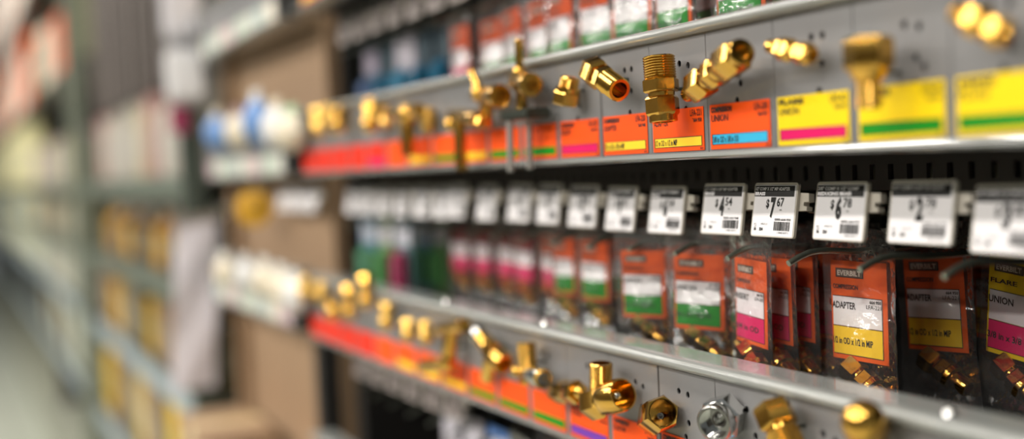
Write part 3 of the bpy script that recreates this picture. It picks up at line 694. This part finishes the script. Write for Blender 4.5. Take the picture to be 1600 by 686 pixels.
q = MB(); q.lathe(ax*-.006, ax*.006, [(0, .024), (.2, .029), (.8, .029), (1, .024)], 28); q.build('disc', mat('gold_pad', (206, 152, 8), .6), t)
q = MB(); q.lathe(ax*.005, ax*.009, [(0, .010), (1, .008)], 20); q.build('hub', mat('gold_hub', (120, 88, 20), .6), t)
q = MB(); q.tube([(0, 0, .024), (.01, 0, .040), (.046, 0, .042)], .0018); q.build('hanging_wire', WIRE, t)
for n_ in range(4):
    make_tag((.036, B2a+.050+.055*n_, TZ-TH), f'faint price tag in the tan-backed bay, {ORD[n_]} past the brass fittings', PMS[n_], 0, math.radians(-9), 'price tags in the tan-backed bay')
# cartons low in the tan bay
for i, (y0, y1, h) in enumerate(((B2a+.07, B2a+.27, .20), (B2a+.28, B2b-.05, .22))):
    t = thing('cardboard_carton', ['tan cardboard carton beside the dark gap', 'tan cardboard carton at the far end of the tan bay'][i], 'carton', (-.024, (y0+y1)/2, ZC-.639), 'cartons in the tan bay')
    w = (y1-y0)/2; q = MB(); q.box((-.06, -w, 0), (.06, w, h), bev=.003); q.build('box', TAN, t)
    q = MB(); q.box((-.0612, -.025, h*.3), (.0612, .025, h+.001)); q.build('packing_tape', mat('packing_tape', (196, 172, 132), .3), t)
b = MB(); b.box((-.07, -h2+.03, ZC-.66), (.06, h2-.03, ZC-.64)); b.build('low_shelf', mat('shelf_beige', (190, 172, 142), .5), bay2)

# ------------------------------------------------------------------ hanging strip and sheet at the end of the tan bay
es = so(322)+.035
t = thing('merchandise_strip', 'white strip of hanging packets sticking out at the end of the tan bay', 'strip', (-.022, es, ZC+.20))
q = MB(); q.box((-.03, -.002, -.06), (.035, .002, .55), bev=.001); q.build('strip_band', mat('strip_white', (196, 194, 196), .3), t)
for i in range(5):
    q = MB(); q.box((-.036, -.022, -.05+i*.115), (.036, -.003, .045+i*.115), bev=.008); q.build('packet', mat('packet_%d' % (i % 2), ((244, 243, 246), (232, 230, 236))[i % 2], .12, 0, coat=.6), t)
q = MB(); q.box((-.03, -.004, -.11), (.0, .0, -.06), bev=.001); q.build('strip_header', mat('strip_magenta', (170, 60, 100), .4), t)
t = thing('hanging_sheet', 'pale lavender-white sheet hanging below the packet strip', 'sheet', (-.012, es+.01, ZC-.075))
q = MB(); vs = []; n = 14
for j in range(n+1):
    for i in range(7): vs.append(((i-3)*.0135-.022*j/n, .004*math.sin(j*.7+i*.9), -.32*j/n))
q.add(vs, [(j*7+i, j*7+i+1, j*7+i+8, j*7+i+7) for j in range(n) for i in range(6)], 0, True)
q.add([(a, bb+.0015, c) for a, bb, c in vs], [(j*7+i, j*7+i+7, j*7+i+8, j*7+i+1) for j in range(n) for i in range(6)], 0, True)
q.build('paper', mat('lavender_paper', (226, 220, 228), .6), t)
q = MB(); q.box((-.045, -.005, -.004), (.045, .006, .010), bev=.002); q.build('clip_bar', ZINC, t)
t = thing('shelf_upright', 'dark grey-green steel upright beside the white packet strip', 'upright', (0, so(322)+.075, 0))
q = MB(); q.box((-.03, -.02, 0), (.01, .02, 2.6), bev=.003); q.build('post', mat('upright_green', (70, 78, 70), .5), t)
q = MB(); q.box((-.04, -.03, 0), (.02, .03, .03), bev=.003); q.build('foot_plate', STEELD, t)

# ------------------------------------------------------------------ far bays
def zz(px, py): return at(px, py, 0).z
GREY = mat('far_back', (54, 52, 46), .6, 0, .1, 4)
B3a, B3b, B4b, B5b = so(322)+.11, so(140), so(52), so(0)+6
bay3, h3 = shelving('grey-backed shelving bay with hanging rods, far left', B3a, B3b, GREY, .34)
bay4, h4 = shelving('shelving bay with pale goods, beyond the hanging rods', B3b+.10, B4b, mat('far_back_olive', (84, 78, 54), .6), .34)
bay5, h5 = shelving('farthest shelving bay at the left edge', B4b+.02, B5b, mat('far_back_yellow', (196, 190, 148), .6), .34)
LIPG = mat('far_lip', (96, 104, 94), .4); LIPB = mat('far_lip_blue', (140, 154, 162), .35)
levels = [zz(200, 282), zz(200, 408), zz(200, 532), zz(100, 548), zz(40, 548)]
for bay, hh, nm in ((bay3, h3, 'rod'), (bay4, h4, 'pale'), (bay5, h5, 'last')):
    for li, z in enumerate(levels[:4]):
        q = MB(); q.box((-.01, -hh+.03, z-.02), (.34, hh-.03, z)); sh = q.build('shelf', mat('far_shelf', (74, 76, 68), .5), bay)
        q = MB(); q.box((-.02, -hh+.03, z-.045), (-.01, hh-.03, z+.004), bev=.003); q.build('price_channel', LIPB if li > 1 else LIPG, sh)
t = thing('shelf_upright', 'grey-green steel upright between the rod bay and the pale bay', 'upright', (0, B3b+.05, 0))
q = MB(); q.box((-.05, -.035, 0), (.0, .035, 2.6), bev=.004); q.build('post', mat('upright_pale', (120, 126, 112), .5), t)
q = MB(); q.box((-.06, -.045, 0), (.01, .045, .03), bev=.003); q.build('foot_plate', STEELD, t)
# rods hanging at the top of bay 3
RODS = [mat('rod_%d' % i, c, .35, .3) for i, c in enumerate(((104, 96, 92), (70, 66, 62), (124, 116, 112), (52, 50, 46)))]
n = 24
for i in range(n):
    s = B3a+.12+(B3b-B3a-.2)*i/(n-1)
    t = thing('hanging_rod', f'thin grey rod hanging top left, {ORD[i]} from the packet strip', 'rod', (.03+.02*(i % 2), s, zz(200, 150)), 'hanging grey rods')
    q = MB(); q.lathe((0, 0, 0), (0, 0, .62), [(0, .011), (1, .011)], 10); q.build('shaft', RODS[i % 4], t)
    q = MB(); q.lathe((0, 0, -.015), (0, 0, .0), [(0, .006), (.5, .014), (1, .014)], 10); q.build('end_cap', RODS[(i+1) % 4], t)
# rows of goods
_bk = {}
ALLZ = levels[:4]
def carton(c, w, d, h):
    k = (c, w, d, h)
    if k not in _bk:
        q = MB(); q.box((-d/2, -w/2, 0), (d/2, w/2, h), bev=.006); a = q.mesh('carton', mat('g%d_%d_%d' % c, c, .45))
        q = MB(); q.box((-d/2-.002, -w*.38, h*.25), (-d/2+.002, w*.38, h*.7)); c2 = tuple(min(255, int(v*.75+45)) for v in c); b2 = q.mesh('front_label', mat('g%d_%d_%d' % c2, c2, .45))
        q = MB(); q.box((-d*.3, -w/2-.002, h*.3), (d*.3, -w/2+.002, h*.65)); e2 = q.mesh('side_label', mat('g%d_%d_%d' % c2, c2, .45))
        _bk[k] = (a, b2, e2)
    return _bk[k]
def bottle(c, w, d, h):
    k = (c, w, h)
    if k not in _bk:
        r = min(w, d)*.48
        q = MB(); q.lathe((0, 0, 0), (0, 0, h), [(0, r*.9), (.03, r), (.62, r), (.78, r*.5), (.86, r*.36)], 18); a = q.mesh('bottle_body', mat('g%d_%d_%d' % c, c, .3))
        q = MB(); q.lathe((0, 0, h*.84), (0, 0, h), [(0, r*.42), (.9, r*.42), (1, r*.36)], 16); b2 = q.mesh('cap', mat('capw', (206, 204, 196), .4))
        q = MB(); q.lathe((0, 0, h*.15), (0, 0, h*.55), [(0, r*1.01), (1, r*1.01)], 18, caps=False); c2 = tuple(min(255, int(v*.7+60)) for v in c); e2 = q.mesh('wrap_label', mat('g%d_%d_%d' % c2, c2, .4))
        _bk[k] = (a, b2, e2)
    return _bk[k]
def row(kind, s0, s1, z, h, w, colours, x, d, what, group, seed=0):
    r = random.Random(seed); s = s0+w/2; i = 0
    ups = [q-z for q in ALLZ if q > z+.01]; h = min(h, min(ups)-.055) if ups else h
    while s < s1-w/2:
        c = colours[i % len(colours)]; hh = h*(1, .9, 1.0, .82)[(i*7+seed) % 4]
        ps = carton(c, w*.94, d, round(hh, 3)) if kind == 'box' else bottle(c, w*.94, d, round(hh, 3))
        t = thing('goods_carton' if kind == 'box' else 'goods_bottle', f'{what}, {ORD[min(i, 23)]} from the right', 'carton' if kind == 'box' else 'bottle', (d/2+.004+.02*r.random(), s, z+.0005), group)
        for m, nm in zip(ps, ('carton', 'front_label', 'side_label') if kind == 'box' else ('bottle_body', 'cap', 'wrap_label')): obj(nm, m, t)
        s += w; i += 1
u3, v3 = B3a+.05, B3b-.04
row('box', u3, v3, levels[0], .20, .15, [(176, 170, 160), (160, 154, 144), (190, 184, 174), (166, 130, 124), (176, 166, 130), (164, 158, 148)], .10, .16, 'beige-grey carton on the shelf under the hanging rods', 'beige cartons', 1)
row('bottle', u3, v3, levels[1], .19, .12, [(40, 38, 30), (96, 62, 30), (206, 152, 14), (36, 36, 28), (120, 80, 44), (196, 140, 20), (60, 52, 34)], .10, .12, 'gold or dark bottle on the second shelf', 'gold bottles on the second shelf', 2)
row('box', u3, v3, levels[2], .20, .16, [(84, 76, 54), (196, 150, 20), (140, 108, 84), (90, 82, 60), (186, 144, 24), (70, 64, 44), (150, 140, 120)], .09, .16, 'brown or yellow carton on the third shelf', 'brown and yellow cartons', 3)
row('box', u3, v3, levels[3], .28, .17, [(120, 104, 92), (84, 56, 28), (214, 172, 6), (110, 92, 60), (140, 116, 96), (196, 160, 50), (150, 140, 96)], .10, .16, 'brown or yellow carton on the lowest shelf', 'lowest cartons', 4)
u4, v4 = B3b+.16, B4b-.05
row('box', u4, v4, levels[0], .20, .26, [(150, 150, 134), (176, 150, 166), (196, 190, 160), (168, 160, 130)], .08, .2, 'pale carton beyond the upright at eye height', 'pale cartons', 5)
row('box', u4, v4, levels[1], .20, .26, [(126, 122, 96), (150, 108, 92), (176, 168, 150), (120, 118, 92)], .08, .2, 'dull carton beyond the upright on the second shelf', 'dull cartons', 6)
row('box', u4, v4, levels[2], .20, .28, [(180, 176, 160), (120, 112, 80), (180, 186, 176)], .08, .2, 'pale carton beyond the upright on the third shelf', 'third shelf pale cartons', 7)
row('box', u4, v4, levels[3], .30, .28, [(176, 184, 170), (90, 72, 30), (186, 190, 176)], .08, .2, 'pale green carton beyond the upright on the lowest shelf', 'lowest pale cartons', 8)
u5, v5 = B4b+.1, B5b-.1
tz = zz(60, 150)
ALLZ = levels[:4]+[tz]
for bay, hh in ((bay4, h4), (bay5, h5)):
    q = MB(); q.box((-.01, -hh+.03, tz-.02), (.34, hh-.03, tz)); q.build('top_shelf', mat('far_shelf', (74, 76, 68), .5), bay)
row('box', u4, v4, tz+.001, .30, .30, [(176, 176, 140), (60, 56, 30), (232, 96, 40), (70, 66, 40), (246, 232, 214), (240, 230, 200)], .06, .22, 'carton high up beyond the upright', 'high cartons', 9)
row('box', u5, v5, tz+.001, .42, .45, [(246, 110, 50), (252, 244, 232), (250, 236, 220), (240, 150, 100)], .05, .25, 'bright carton high at the left edge', 'bright high cartons', 10)
tz2 = tz+.56; ALLZ = ALLZ+[tz2]
for bay, hh in ((bay4, h4), (bay5, h5)):
    q = MB(); q.box((-.01, -hh+.03, tz2-.02), (.34, hh-.03, tz2)); q.build('overhead_shelf', mat('far_shelf', (74, 76, 68), .5), bay)
row('box', u4, v4, tz2, .55, .34, [(150, 152, 124), (226, 90, 40), (244, 224, 200), (232, 110, 60)], .05, .25, 'overstock carton on the overhead shelf beyond the upright', 'overhead cartons', 14)
row('box', u5, v5, tz2, .75, .5, [(250, 236, 220), (252, 246, 238), (244, 120, 60), (250, 240, 230)], .05, .25, 'white or orange overstock carton overhead at the left edge', 'left edge overhead cartons', 15)
row('box', u5, v5, levels[0], .5, .5, [(226, 220, 170), (232, 224, 176)], .05, .25, 'pale yellow carton at the left edge', 'pale yellow cartons', 11)
row('box', u5, v5, levels[1], .25, .5, [(206, 200, 160), (150, 180, 190), (216, 210, 170)], .05, .25, 'pale carton at the left edge on the second shelf', 'left edge cartons', 12)
row('box', u5, v5, levels[2], .25, .5, [(200, 204, 180), (216, 216, 190)], .05, .25, 'pale carton at the left edge on the third shelf', 'left edge third shelf cartons', 13)
